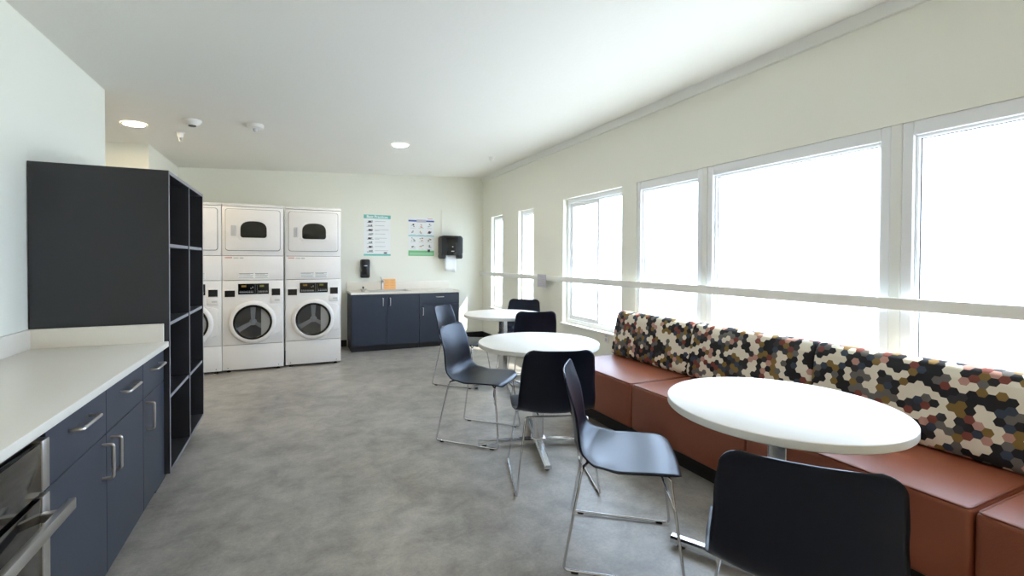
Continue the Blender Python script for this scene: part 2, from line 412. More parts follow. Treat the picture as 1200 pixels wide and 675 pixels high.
t = thing('oven', 'black glass built in oven with a thick stainless handle under the counter', 'oven', (0, 0, 0))
Y0, Y1 = 1.03, 1.796
obj('body', B(XL+0.01, FX-0.03, Y0, Y1, 0.10, 0.826), 'black_pl', t)
obj('toe_kick', B(XL+0.06, FX-0.09, Y0+0.004, Y1-0.004, 0, 0.10), 'black_lam', t)
cp = obj('control_panel', B(FX-0.029, FX+0.012, Y0+0.004, Y1-0.05, 0.655, 0.80, 0.003), 'black_glass', t)
obj('side_trim', B(FX-0.028, FX+0.014, Y1-0.049, Y1-0.006, 0.655, 0.803, 0.003), 'steel', t)
obj('vent_strip', B(FX-0.028, FX-0.008, Y0+0.004, Y1-0.052, 0.803, 0.824), 'black_pl', t)
d = obj('door', B(FX-0.029, FX+0.012, Y0+0.004, Y1-0.05, 0.125, 0.64, 0.003), 'black_glass', t)
obj('door_trim', B(FX-0.028, FX+0.014, Y1-0.049, Y1-0.006, 0.125, 0.641, 0.003), 'steel', d)
h = obj('handle', B(FX+0.045, FX+0.066, Y0+0.03, Y1+0.02, 0.565, 0.60, 0.004), 'steel', d)
for y in (Y0+0.10, Y1-0.05): obj('handle_post', B(FX+0.005, FX+0.05, y-0.012, y+0.012, 0.57, 0.595, 0.003), 'steel', h)

t = thing('countertop', 'long white countertop with upstand on the left running up to the open shelves', 'countertop', (0, 0, 0))
obj('slab', B(XL+0.001, -0.650, 0.95, 3.166, 0.830, 0.861, 0.003), 'quartz', t)
obj('backsplash', B(XL+0.001, XL+0.021, 0.95, 3.147, 0.861, 0.963, 0.002), 'quartz', t)
obj('backsplash', B(XL+0.001, -0.672, 3.147, 3.167, 0.861, 0.963, 0.002), 'quartz', t)
obj('end_panel', B(XL+0.002, FX, 0.97, 1.0, 0.0, 0.829), 'navy', t)

# ------------------------------------------------------------------ open shelving tower
t = thing('shelving_tower', 'tall black open shelving tower with eight cubbies against the left wall', 'shelves', (0, 0, 0))
X0, X1, YA, YZ, Z0, Z1 = XL+0.004, -0.648, 3.172, 4.252, 0.0, 1.832
YM = 3.735
def panel(nm, *a):
    o = obj(nm, B(*a), 'black_lam', t)
    return o
def banded(nm, x0, x1, y0, y1, z0, z1):
    bm = bmesh.new(); box(bm, x0, x1-0.0015, y0, y1, z0, z1); box(bm, x1-0.0015, x1, y0, y1, z0, z1, mi=1)
    return obj(nm, bm, ['black_lam', 'edge_band'], t)
banded('side_panel', X0, X1, YA, YA+0.019, 0.10, Z1); banded('side_panel', X0, X1, YZ-0.019, YZ, 0.10, Z1)
banded('divider', X0+0.012, X1-0.0005, YM-0.0095, YM+0.0095, 0.119, Z1-0.019)
banded('top_panel', X0, X1-0.0005, YA+0.019, YZ-0.019, Z1-0.019, Z1)
banded('bottom_panel', X0+0.012, X1-0.0005, YA+0.019, YZ-0.019, 0.10, 0.119)
panel('back_panel', X0, X0+0.011, YA+0.019, YZ-0.019, 0.10, Z1-0.019)
panel('toe_kick', X0+0.02, X1-0.07, YA+0.004, YZ-0.004, 0.0, 0.10)
for z in (0.532, 0.955, 1.407):
    for a, b in ((YA+0.019, YM-0.0095), (YM+0.0095, YZ-0.019)):
        banded('shelf', X0+0.012, X1-0.006, a, b, z-0.0095, z+0.0095)

# ------------------------------------------------------------------ stacked washer and dryer
def make_laundry():
    t = thing('stacked_washer_dryer', '', 'washing machine', (0, 0, 0))
    W = 0.3215; D = 0.72; F = 0.0                       # front face at local y = 0, centre x = 0
    G = 0.0035
    def P(nm, bm, m, par=t, sharp=35): return obj(nm, bm, m, par, sharp=sharp)
    # cabinet shells
    P('kick_panel', B(-W, W, F, D, 0.028, 0.318, 0.006), 'enamel')
    wb = P('washer_body', B(-W, W, F, D, 0.322, 1.078, 0.006), 'enamel')
    P('service_panel', B(-W, W, F, D, 1.082, 1.368, 0.006), 'enamel')
    db = P('dryer_body', B(-W, W, F, D, 1.372, 1.945, 0.006), 'enamel')
    P('top_cap', B(-W, W, F-0.004, D, 1.949, 1.978, 0.006), 'enamel')
    P('seam_gasket', B(-W+0.012, W-0.012, F+0.012, D-0.01, 0.05, 1.96), 'seam')
    for sx in (-1, 1):
        for y in (0.05, D-0.06):
            bm = bmesh.new(); lathe(bm, [(0.02, 0), (0.022, 0.01), (0.012, 0.012), (0.012, 0.03)], 16, (sx*(W-0.06), y, 0), cap=True); P('levelling_foot', bm, 'rubber')
    for sx in (-1, 1):
        bm = bmesh.new(); lathe(bm, [(0.0001, 0.0035), (0.005, 0.003), (0.005, 0)], 12, (sx*(W-0.055), F, 0.055), 'y'); P('kick_screw', bm, 'seam')
    # dryer door: rounded rectangle, dark seam around it, arched dark window in a raised bezel
    def rr_prism(a0, a1, b0, b1, r, d0, d1, bev=0.0): bm = bmesh.new(); prism(bm, rrect(a0, a1, b0, b1, r), d0, d1, bev=bev); return bm
    P('door_seam', rr_prism(-0.2885, 0.2885, 1.430, 1.918, 0.03, -0.002, 0.002), 'seam', db)
    dd = P('dryer_door', rr_prism(-0.284, 0.284, 1.4345, 1.9135, 0.027, -0.016, -0.0005, 0.004), 'enamel', t)
    def arch(cx, cz, w, h, r=0.03, n=24):
        pts = [(cx-w+r*(1-math.cos(a)), cz-h/2+r*(1-math.sin(a))) for a in [PI/2*k/5 for k in range(6)]]
        pts = []
        for k in range(6):
            a = PI+PI/2*k/5; pts.append((cx-w+r+r*math.cos(a), cz-h/2+r+r*math.sin(a)))
        for k in range(6):
            a = 1.5*PI+PI/2*k/5; pts.append((cx+w-r+r*math.cos(a), cz-h/2+r+r*math.sin(a)))
        z1 = cz-h/2+h*0.46; hh = h*0.54
        for k in range(n+1):
            a = PI*k/n; c_, s_ = math.cos(a), math.sin(a)
            pts.append((cx+w*math.copysign(abs(c_)**0.72, c_), z1+hh*abs(s_)**0.78))
        return pts
    bm = bmesh.new(); prism(bm, arch(0.005, 1.680, 0.166, 0.245, 0.04), -0.024, -0.014, bev=0.006); P('window_bezel', bm, 'enamel', dd)
    bm = bmesh.new(); prism(bm, arch(0.005, 1.680, 0.138, 0.195, 0.03), -0.026, -0.020, bev=0.002); P('window_glass', bm, 'dark_win', dd)
    bm = bmesh.new(); prism(bm, rrect(-0.230, -0.176, 1.600, 1.726, 0.01), -0.0185, -0.014, bev=0.002); 
    box(bm, -0.196, -0.186, -0.026, -0.016, 1.61, 1.716, 0.003, 1); P('handle', bm, 'enamel_grey', dd)
    # lettering strip below the dryer and the instruction label
    bm = bmesh.new()
    for k in range(7): box(bm, -0.292+k*0.0105, -0.285+k*0.0105, -0.0012, 0.0005, 1.340, 1.353, mi=0)
    for k in range(5): box(bm, -0.205+k*0.0105, -0.198+k*0.0105, -0.0012, 0.0005, 1.337, 1.350, mi=1)
    for k in range(4): box(bm, -0.143+k*0.0105, -0.135+k*0.0105, -0.0012, 0.0005, 1.337, 1.350, mi=1)
    P('lettering', bm, ['red_ink', 'grey_ink'])
    bm = bmesh.new(); box(bm, -0.158, 0.162, -0.003, 0.0005, 1.100, 1.166, 0.001, 1)
    for a, b in ((-0.152, 0.0), (0.016, 0.156)):
        for k in range(4): box(bm, a+0.006*(k % 2), b-0.012*k*(k % 2), -0.0036, -0.0028, 1.108+k*0.0135, 1.113+k*0.0135, mi=1)
        box(bm, a, b, -0.0036, -0.0028, 1.158, 1.163, mi=2)
    P('instruction_label', bm, ['paper', 'grey_ink', 'seam'])
    # control panel with its displays and keys
    bm = bmesh.new(); box(bm, -0.160, 0.163, -0.010, 0.0005, 0.915, 1.040, 0.003, 1)
    cp = P('control_panel', bm, 'black_glass')
    bm = bmesh.new()
    for k in range(9): box(bm, -0.145+k*0.0165, -0.134+k*0.0165, -0.0108, -0.0098, 0.934, 0.944, mi=0); box(bm, -0.143+k*0.0165, -0.136+k*0.0165, -0.0108, -0.0098, 0.950, 0.955, mi=0)
    for k in range(5): box(bm, 0.052+k*0.021, 0.066+k*0.021, -0.0108, -0.0098, 0.936, 0.946, mi=0); box(bm, 0.054+k*0.021, 0.062+k*0.021, -0.0108, -0.0098, 0.953, 0.958, mi=0)
    box(bm, 0.017, 0.0185, -0.0108, -0.0098, 0.925, 1.03, mi=0); box(bm, 0.040, 0.0415, -0.0108, -0.0098, 0.925, 1.02, mi=0)
    box(bm, -0.012, -0.002, -0.0108, -0.0098, 0.985, 1.005, mi=0); box(bm, -0.03, -0.022, -0.0108, -0.0098, 0.978, 0.992, mi=0)
    P('keys', bm, 'grey_ink', cp)
    P('display', B(-0.125, -0.075, -0.0115, -0.0098, 1.000, 1.022), 'display', cp)
    P('display', B(0.066, 0.112, -0.0115, -0.0098, 1.000, 1.022), 'display_g', cp)
    for a, b, c_, d_ in ((-0.295, -0.192, 0.888, 0.962), (0.193, 0.285, 0.896, 0.976)):
        bm = bmesh.new(); box(bm, a-0.008, b+0.008, -0.006, 0.0005, c_-0.008, d_+0.008, 0.003, 1); q = P('reader_bezel', bm, 'enamel')
        P('card_reader', B(a, b, -0.009, -0.004, c_, d_, 0.002, 1), 'black_pl', q)
    bm = bmesh.new(); box(bm, 0.178, 0.292, -0.012, 0.0005, 0.800, 0.880, 0.006); q = P('detergent_drawer', bm, 'enamel')
    P('drawer_pull', B(0.225, 0.280, -0.0135, -0.010, 0.828, 0.850, 0.002, 1), 'enamel_grey', q)
    # washer door: hinge plate, white ring, glass bowl over the drum with three baffles
    cz = 0.585
    bm = bmesh.new(); prism(bm, [(0.08, 0.800), (0.262, 0.765), (0.290, 0.745), (0.290, 0.455), (0.262, 0.435), (0.215, 0.432), (0.08, 0.36)], -0.022, -0.0005, bev=0.005)
    wd = P('washer_door', bm, 'enamel')
    bm = bmesh.new(); lathe(bm, [(0.254, -0.001), (0.256, 0.012), (0.246, 0.030), (0.225, 0.044), (0.208, 0.046), (0.200, 0.040), (0.196, 0.018), (0.196, 0.004)], 56, (-0.005, 0, cz), 'y'); P('door_ring', bm, 'enamel', wd, 60)
    bm = bmesh.new(); lathe(bm, [(0.206, 0.0425), (0.199, 0.0475), (0.186, 0.0475), (0.180, 0.042)], 56, (-0.005, 0, cz), 'y'); P('glass_rim', bm, 'black_glass', wd, 60)
    bm = bmesh.new(); lathe(bm, [(0.1955, 0.003), (0.16, 0.0025), (0.11, 0.002), (0.0001, 0.002)], 48, (-0.005, 0, cz), 'y'); P('drum', bm, 'drum', wb, 60)
    bm = bmesh.new()
    for k in range(3):
        a = PI/2+2*PI*k/3; rr = [(0.02, 0.02), (0.08, 0.018), (0.13, 0.026), (0.18, 0.03)]
        pts = []
        ca, sa = math.cos(a), math.sin(a)
        L_ = [(-0.005+r*ca-w*sa, cz+r*sa+w*ca) for r, w in rr]; R_ = [(-0.005+r*ca+w*sa, cz+r*sa-w*ca) for r, w in rr]
        prism(bm, L_+R_[::-1], -0.020, -0.003, bev=0.005)
    lathe(bm, [(0.04, 0.002), (0.036, 0.018), (0.02, 0.024), (0.0001, 0.025)], 24, (-0.005, 0, cz), 'y')
    P('drum_baffle', bm, 'baffle', wb, 40)
    bm = bmesh.new(); lathe(bm, [(0.190, 0.040), (0.15, 0.036), (0.08, 0.033), (0.0001, 0.032)], 48, (-0.005, 0, cz), 'y'); P('door_glass', bm, 'door_glass', wd, 60)
    return t
lab = ['white stacked washer and dryer at the right end of the row by the sink', 'white stacked washer and dryer standing in the middle of the row of three', 'white stacked washer and dryer half hidden behind the black open shelving tower']
w0 = make_laundry()
for i, (x, y) in enumerate(((0.226, 6.235), (-0.438, 6.200), (-1.087, 6.190))):
    w = w0 if i == 0 else copy_tree(w0)
    w.location = (x, y, 0); w.rotation_euler = (0, 0, 0); w['label'] = lab[i]; w['group'] = 'stacked laundry machines along the back wall'

# ------------------------------------------------------------------ sink run on the back wall
CY = 6.82
def back_cabinet(label, x0, x1, doors, drawer=False):
    t = thing('base_cabinet', label, 'cabinet')
    obj('body', B(x0, x1, CY+0.022, YB-0.002, 0.10, 0.829), 'navy', t)
    obj('toe_kick', B(x0+0.004, x1-0.002, CY+0.06, YB-0.02, 0.0, 0.10), 'black_lam', t)
    zt_ = 0.652 if drawer else 0.815
    for a, b, hs in doors:
        d = obj('door', B(a+0.002, b-0.002, CY, CY+0.02, 0.085, zt_-0.002, 0.0015, 1), 'navy', t)
        bar_handle(d, (b-0.052 if hs > 0 else a+0.052, CY, zt_-0.1), (0, 0, 1), 0.11, nrm=(0, -1, 0))
    if drawer:
        d = obj('drawer', B(x0+0.002, x1-0.002, CY, CY+0.02, 0.656, 0.815, 0.0015, 1), 'navy', t)
        bar_handle(d, ((x0+x1)/2, CY, 0.768), (1, 0, 0), 0.11, nrm=(0, -1, 0))
back_cabinet('navy two door cabinet below the sink on the back wall', 0.745, 1.718, ((0.745, 1.232, 1), (1.232, 1.718, -1)))
back_cabinet('navy cabinet with one drawer above a door right of the sink cabinet', 1.721, 2.35, ((1.721, 2.35, -1),), True)
t = thing('countertop', 'short white countertop holding the sink on the back wall', 'countertop')
SX0, SX1, SY0, SY1 = 1.02, 1.60, 6.90, 7.27
bm = bmesh.new(); za, zb = 0.830, 0.861
box(bm, 0.735, SX0, CY-0.018, YB-0.001, za, zb); box(bm, SX1, 2.36, CY-0.018, YB-0.001, za, zb)
box(bm, SX0, SX1, CY-0.018, SY0, za, zb); box(bm, SX0, SX1, SY1, YB-0.001, za, zb)
obj('slab', bm, 'quartz', t)
obj('backsplash', B(0.735, 2.36, YB-0.021, YB-0.001, zb, 0.985, 0.002), 'quartz', t)
t = thing('sink', 'shallow stainless steel sink set into the white back counter', 'sink')
bm = bmesh.new(); ring2 = [(0.0, 0.862), (0.0, 0.865)]
box(bm, SX0-0.02, SX1+0.02, SY0-0.02, SY0+0.012, 0.8612, 0.866, 0.002, 1); box(bm, SX0-0.02, SX1+0.02, SY1-0.012, SY1+0.02, 0.8612, 0.866, 0.002, 1)
box(bm, SX0-0.02, SX0+0.012, SY0+0.012, SY1-0.012, 0.8612, 0.866, 0.002, 1); box(bm, SX1-0.012, SX1+0.02, SY0+0.012, SY1-0.012, 0.8612, 0.866, 0.002, 1)
obj('rim', bm, 'steel', t)
bm = bmesh.new(); e = 0.004
box(bm, SX0+e, SX1-e, SY0+e, SY1-e, 0.831, 0.834)
for a in ((SX0+e, SX0+0.009, SY0+e, SY1-e), (SX1-0.009, SX1-e, SY0+e, SY1-e), (SX0+e, SX1-e, SY0+e, SY0+0.009), (SX0+e, SX1-e, SY1-0.009, SY1-e)): box(bm, *a, 0.834, 0.8615)
obj('basin', bm, 'steel', t)
t = thing('faucet', 'chrome single lever faucet rising behind the sink', 'faucet', (1.255, 7.315, 0.861))
bm = bmesh.new(); lathe(bm, [(0.026, 0), (0.026, 0.006), (0.018, 0.012), (0.018, 0.13), (0.012, 0.145)], 20, cap=True); obj('body', bm, 'steel', t)
bm = bmesh.new(); tube(bm, fillet([(0, 0, 0.09), (0, -0.05, 0.14), (0, -0.14, 0.145), (0, -0.155, 0.11)], 0.03), 0.010, 10); obj('spout', bm, 'steel', t)
bm = bmesh.new(); tube(bm, [(0, 0, 0.14), (-0.01, 0.005, 0.17), (-0.022, 0.01, 0.205)], [0.009, 0.008, 0.006], 10); obj('lever', bm, 'steel', t)
t = thing('sink_strainer', 'dark round sink strainer lying on the counter left of the sink', 'strainer', (0.925, 6.99, 0.861)); t.scale = (1.25, 1.25, 1.25)
bm = bmesh.new(); lathe(bm, [(0.020, 0.0), (0.030, 0.02), (0.042, 0.030), (0.044, 0.034), (0.036, 0.034), (0.02, 0.012), (0.0001, 0.010)], 28); obj('basket', bm, 'steel', t)
bm = bmesh.new(); lathe(bm, [(0.007, 0.01), (0.007, 0.045), (0.012, 0.050), (0.012, 0.058), (0.0001, 0.060)], 16); obj('knob', bm, 'black_pl', t)
t = thing('notice_card', 'orange notice card standing against the backsplash behind the sink', 'card', (1.375, 7.345, 0.863), 0)
obj('card', B(-0.095, 0.095, -0.004, 0.004, 0, 0.165, 0.002, 1), 'orange', t); t.rotation_euler = (math.radians(-8), 0, 0)
bm = bmesh.new()
for k in range(4):
    for a, b in ((-0.08, -0.012), (0.012, 0.08)): box(bm, a, b, -0.0048, -0.0038, 0.025+0.036*k, 0.031+0.036*k)
obj('printed_lines', bm, 'orange_d', t)

# ------------------------------------------------------------------ things on the back wall
t = thing('soap_dispenser', 'black soap dispenser mounted on the wall left above the sink', 'soap dispenser', (1.0, YB, 1.05))
bm = bmesh.new(); prism(bm, rrect(-0.066, 0.066, 0.0, 0.285, 0.02), -0.10, 0.0, bev=0.014); obj('housing', bm, 'black_pl', t, sharp=50)
bm = bmesh.new(); prism(bm, rrect(-0.052, 0.052, 0.012, 0.05, 0.015), -0.108, -0.095, bev=0.004); obj('push_bar', bm, 'rubber', t)
bm = bmesh.new()
for a in (-0.022, -0.004, 0.012): box(bm, a, a+0.013, -0.1012, -0.0995, 0.18, 0.192)
obj('mark', bm, 'paper', t)
t = thing('paper_towel_dispenser', 'black paper towel dispenser on the wall with a white sheet hanging out', 'towel dispenser', (2.36, YB, 1.352))
poly = rrect(-0.18, 0.18, 0.0, 0.375, 0.03)
bm = bmesh.new(); prism(bm, rrect(-0.18, 0.18, 0.055, 0.375, 0.035), -0.20, 0.0, bev=0.018)
for a in (-0.18, 0.105): prism(bm, rrect(a, a+0.075, 0.0, 0.09, 0.02), -0.19, 0.0, bev=0.008)
obj('housing', bm, 'black_pl', t, sharp=50)
bm = bmesh.new(); prism(bm, [(-0.10, 0.34), (0.10, 0.34), (0.07, 0.20), (0.085, 0.06), (-0.085, 0.06), (-0.07, 0.20)], -0.207, -0.198, bev=0.003); obj('front_cover', bm, 'black_glass', t)
bm = bmesh.new(); box(bm, -0.02, 0.03, -0.209, -0.2065, 0.115, 0.128); box(bm, -0.006, 0.014, -0.209, -0.2065, 0.19, 0.20); obj('mark', bm, 'enamel_grey', t)
bm = bmesh.new()
cols = 8
vs = [[bm.verts.new((-0.095+0.19*i/cols, -0.10-0.012*math.sin(j*0.5)-0.004*math.sin(i*0.8), 0.10-j*0.05-(0.03*(i/cols) if j == 6 else 0))) for i in range(cols+1)] for j in range(7)]
for j in range(6):
    for i in range(cols): bm.faces.new((vs[j][i], vs[j][i+1], vs[j+1][i+1], vs[j+1][i]))
o = obj('paper_sheet', bm, 'paper', t); md = o.modifiers.new('thickness', 'SOLIDIFY'); md.thickness = 0.001
t = thing('access_panel', 'flat painted access panel in the wall above the towel dispenser', 'panel', (2.41, YB, 1.76))
obj('cover', B(-0.18, 0.18, -0.010, -0.0, 0, 0.415, 0.0015, 1), 'wall', t)

def poster(name, label, x0, x1, z0, z1):
    t = thing(name, label, 'poster', ((x0+x1)/2, YB, z0))
    obj('sheet', B(x0-(x0+x1)/2, x1-(x0+x1)/2, -0.003, -0.0008, 0, z1-z0), 'paper', t); return t
t = poster('wall_poster', 'white poster headed by a teal title bar with eight rows of pictures', 0.987, 1.400, 1.392, 2.03)
obj('title_bar', B(-0.2065, 0.2065, -0.0036, -0.0028, 0.58, 0.638), 'teal', t); obj('foot_bar', B(-0.2065, 0.2065, -0.0036, -0.0028, 0.0, 0.028), 'teal', t)
text('title', 'Best Practices', 0.058, 'paper', t, (0, -0.0038, 0.607), (PI/2, 0, 0))
bm = bmesh.new(); rnd = random.Random(7)
for k in range(8):
    z = 0.53-k*0.0655
    box(bm, -0.145+rnd.random()*0.02, -0.10+rnd.random()*0.03, -0.0036, -0.0028, z-0.012, z+0.016, mi=0 if k in (0, 2, 4, 6) else 1)
    box(bm, -0.165+rnd.random()*0.02, -0.075+rnd.random()*0.02, -0.0034, -0.0028, z-0.016, z-0.008, mi=0 if k in (0, 7) else 1)
    box(bm, -0.095, -0.08+rnd.random()*0.02, -0.0036, -0.0028, z-0.002, z+0.02, mi=0 if k in (1, 5) else 1)
    box(bm, -0.04, 0.10+rnd.random()*0.08, -0.0036, -0.0028, z+0.006, z+0.011, mi=1)
    if k in (2, 4): box(bm, -0.04, 0.03, -0.0036, -0.0028, z-0.010, z-0.005, mi=1)
box(bm, 0.10, 0.15, -0.0036, -0.0028, 0.035, 0.055, mi=0)
obj('printing', bm, ['ink', 'grey_ink'], t)
t = poster('wall_poster', 'white poster with blue and aqua bands and a green foot beside the towel dispenser', 1.683, 2.108, 1.395, 2.02)
bm = bmesh.new(); box(bm, -0.2125, -0.08, -0.0036, -0.0028, 0.555, 0.580, mi=0); box(bm, 0.08, 0.2125, -0.0036, -0.0028, 0.555, 0.580, mi=0); box(bm, -0.08, 0.08, -0.0036, -0.0028, 0.545, 0.590, mi=3); obj('title_bar', bm, ['blue', 'aqua', 'green', 'lilac'], t)
obj('middle_bar', B(-0.2125, 0.2125, -0.0036, -0.0028, 0.318, 0.334), 'aqua', t)
bm = bmesh.new(); box(bm, -0.2125, 0.2125, -0.0036, -0.0028, 0.0, 0.088, mi=2); box(bm, -0.195, 0.195, -0.0040, -0.0034, 0.015, 0.055, mi=4)
obj('foot_bar', bm, ['blue', 'aqua', 'green', 'lilac', 'pgreen'], t)
bm = bmesh.new()
for r_, z in enumerate((0.49, 0.385, 0.265, 0.15)):
    for c_, x in enumerate((-0.135, 0.0, 0.135)):
        for q in range(5):
            a = x-0.035+rnd.random()*0.05; b = z-0.03+rnd.random()*0.05
            mi = rnd.choice((0, 1, 1, 1)) if c_ == 0 else (rnd.choice((1, 1, 3, 2)) if c_ == 1 else rnd.choice((0, 1, 2, 1)))
            box(bm, a, a+0.012+rnd.random()*0.018, -0.0036, -0.0028, b, b+0.006+rnd.random()*0.012, mi=mi)
        box(bm, x-0.045, x+0.04, -0.0036, -0.0028, z-0.042, z-0.038, mi=1)
lathe(bm, [(0.0001, 0.0037), (0.022, 0.0037), (0.022, 0.003)], 20, (0.135, 0, 0.385), 'y', mi=0)
box(bm, 0.105, 0.145, -0.0044, -0.0038, 0.065, 0.105, mi=0); box(bm, 0.10, 0.19, -0.0036, -0.0028, 0.603, 0.609, mi=2)
obj('printing', bm, ['ink', 'grey_ink', 'red_ink', 'yellow_ink'], t)

# ------------------------------------------------------------------ ceiling fittings
SL = -math.atan(0.0437)
def on_ceiling(name, label, cat, x, y, group=None):
    t = thing(name, label, cat, (x, y, zc(x)), 0, group); t.rotation_euler = (0, SL, 0); return t
REAR_FILL = [(x, y, 'fill_rear', 'round ceiling fill light added behind the camera') for x in (-0.2, 1.5) for y in (-1.4, -3.6)]  # unseen lights added to brighten and warm the near end of the room
for x, y, m, label in ((-1.324, 5.213, 'lamp_warm', 'warm glowing round downlight in the ceiling at the left recess'), (1.129, 5.39, 'lamp', 'glowing round downlight in the middle of the ceiling near the posters'), *REAR_FILL):
    t = on_ceiling('downlight', label, 'ceiling light', x, y)  # real downlights and the added rear fill share this build
    bm = bmesh.new(); lathe(bm, [(0.098, -0.001), (0.098, -0.006), (0.090, -0.010), (0.078, -0.008), (0.076, -0.001)], 40); obj('trim_ring', bm, 'white_pl', t)
    bm = bmesh.new(); lathe(bm, [(0.0001, -0.0075), (0.0775, -0.0065), (0.0775, -0.001)], 40); obj('lens', bm, m, t)
    if 'behind' in label: t['group'] = 'added fill lights out of the picture'
t = on_ceiling('smoke_detector', 'white conical detector on the ceiling right of the warm downlight', 'smoke detector', -0.835, 4.949)
bm = bmesh.new(); lathe(bm, [(0.075, -0.001), (0.075, -0.010), (0.060, -0.032), (0.038, -0.045), (0.032, -0.048), (0.0001, -0.05)], 36); b_ = obj('body', bm, 'white_pl', t)
bm = bmesh.new(); lathe(bm, [(0.034, -0.040), (0.030, -0.054), (0.0001, -0.056)], 20); obj('sensor_cap', bm, 'black_pl', t)
t = on_ceiling('motion_sensor', 'flat round white sensor on the ceiling with a small nub below', 'sensor', -0.331, 4.94)
bm = bmesh.new(); lathe(bm, [(0.072, -0.001), (0.074, -0.010), (0.070, -0.034), (0.055, -0.040), (0.0001, -0.041)], 36); obj('body', bm, 'white_pl', t)
bm = bmesh.new(); lathe(bm, [(0.022, -0.038), (0.020, -0.055), (0.010, -0.068), (0.0001, -0.070)], 20); obj('lens', bm, 'enamel_grey', t)
for x, y, label in ((-1.015, 5.43, 'white pendent sprinkler head hanging below the conical detector'), (2.432, 5.742, 'sprinkler head on the ceiling close to the window wall')):
    t = on_ceiling('sprinkler', label, 'sprinkler', x, y, 'pendent ceiling sprinklers')
    bm = bmesh.new(); lathe(bm, [(0.042, -0.001), (0.042, -0.006), (0.030, -0.010), (0.026, -0.04), (0.020, -0.052), (0.0001, -0.053)], 28); obj('escutcheon', bm, 'white_pl', t)
    bm = bmesh.new()
    for a in (0, PI/2+0.4): 
        dx, dy = math.cos(0.5)*0.014, math.sin(0.5)*0.014
        sgn = 1 if a == 0 else -1
        tube(bm, [(sgn*dx*0.6, sgn*dy*0.6, -0.052), (sgn*dx, sgn*dy, -0.066), (sgn*dx*0.3, sgn*dy*0.3, -0.084)], 0.0035, 8)
    lathe(bm, [(0.0001, -0.084), (0.018, -0.086), (0.018, -0.089), (0.0001, -0.090)], 20)
    obj('head', bm, 'white_pl', t)

# ------------------------------------------------------------------ bench modules along the windows
def make_bench():
    t = thing('bench_module', '', 'bench', (0, 0, 0))
    Wd = 0.912; g = 0.004
    y0, y1 = g, Wd-g
    st = obj('seat', B(2.192, 2.835, y0, y1, 0.125, 0.450, 0.024, 4), 'leather', t, sharp=60)
    bm = bmesh.new()
    tube(bm, fillet([(2.80, y0+0.010, 0.4455), (2.202, y0+0.010, 0.4455), (2.202, y1-0.010, 0.4455), (2.80, y1-0.010, 0.4455)], 0.02, 5), 0.0045, 8)
    obj('piping', bm, 'piping', st)
    obj('plinth', B(2.285, 2.90, y0+0.001, y1-0.001, 0.0, 0.125), 'base', t)
    # backrest: rounded profile lofted along y, softened at both ends
    core = fillet([(2.845, 0, 0.14), (2.836, 0, 0.452), (2.705, 0, 0.452), (2.735, 0, 0.60), (2.775, 0, 0.80), (2.805, 0, 0.858), (2.875, 0, 0.858), (2.905, 0, 0.80), (2.912, 0, 0.14)], 0.045, 5, True)
    cen = Vector((2.84, 0, 0.62))
    bm = bmesh.new(); uvl = bm.loops.layers.uv.new('UVMap')
    n = len(core); arc = [0.0]
    for a, b in zip(core, core[1:]+core[:1]): arc.append(arc[-1]+(a-b).length)
    ky = [0.0, 0.004, 0.012, 0.026, 0.05, 0.15, 0.3, 0.456, 0.612, 0.762, 0.862, 0.886, 0.900, 0.908, 0.912]
    rings = []
    for y in ky:
        d = min(y, Wd-y); r = 0.026
        ins = (r-math.sqrt(max(0, r*r-(r-d)**2))) if d < r else 0.0
        bulge = 0.008*(1-((y-Wd/2)/(Wd/2))**4)
        rg = []
        for q in core:
            dv = Vector((q.x-cen.x, 0, q.z-cen.z)); L_ = dv.length
            front = 1.0 if (q.x < 2.80 and q.z > 0.5) else 0.0
            nq = cen+dv*((L_-ins)/L_)
            rg.append(bm.verts.new((nq.x-bulge*front, min(max(y, y0-0.003), y1+0.003), nq.z)))
        rings.append(rg)
    for j in range(len(ky)-1):
        for i in range(n):
            i2 = (i+1) % n
            f = bm.faces.new((rings[j][i], rings[j][i2], rings[j+1][i2], rings[j+1][i]))
            for lp, (u, v) in zip(f.loops, ((ky[j], arc[i]), (ky[j], arc[i+1]), (ky[j+1], arc[i+1]), (ky[j+1], arc[i]))): lp[uvl].uv = (u, v)
    for rg, rev in ((rings[0], True), (rings[-1], False)):
        f = bm.faces.new(rg[::-1] if rev else rg)
        for lp in f.loops: lp[uvl].uv = (lp.vert.co.x, lp.vert.co.z)
    obj('backrest', bm, 'hex', t, sharp=60)
    return t
b0 = make_bench()
bl = ['terracotta bench module at the far end with a hexagon patterned back', 'terracotta bench module with hexagon back, second from the far end', 'terracotta bench module with hexagon back right of the nearest round table', 'terracotta bench module at the near end, cut off by the lower right corner']
for i, y in enumerate((2.610, 1.700, 0.790, -0.120)):
    b = b0 if i == 0 else copy_tree(b0)
    b.location = (0, y, 0); b['label'] = bl[i]; b['group'] = 'bench modules along the windows'

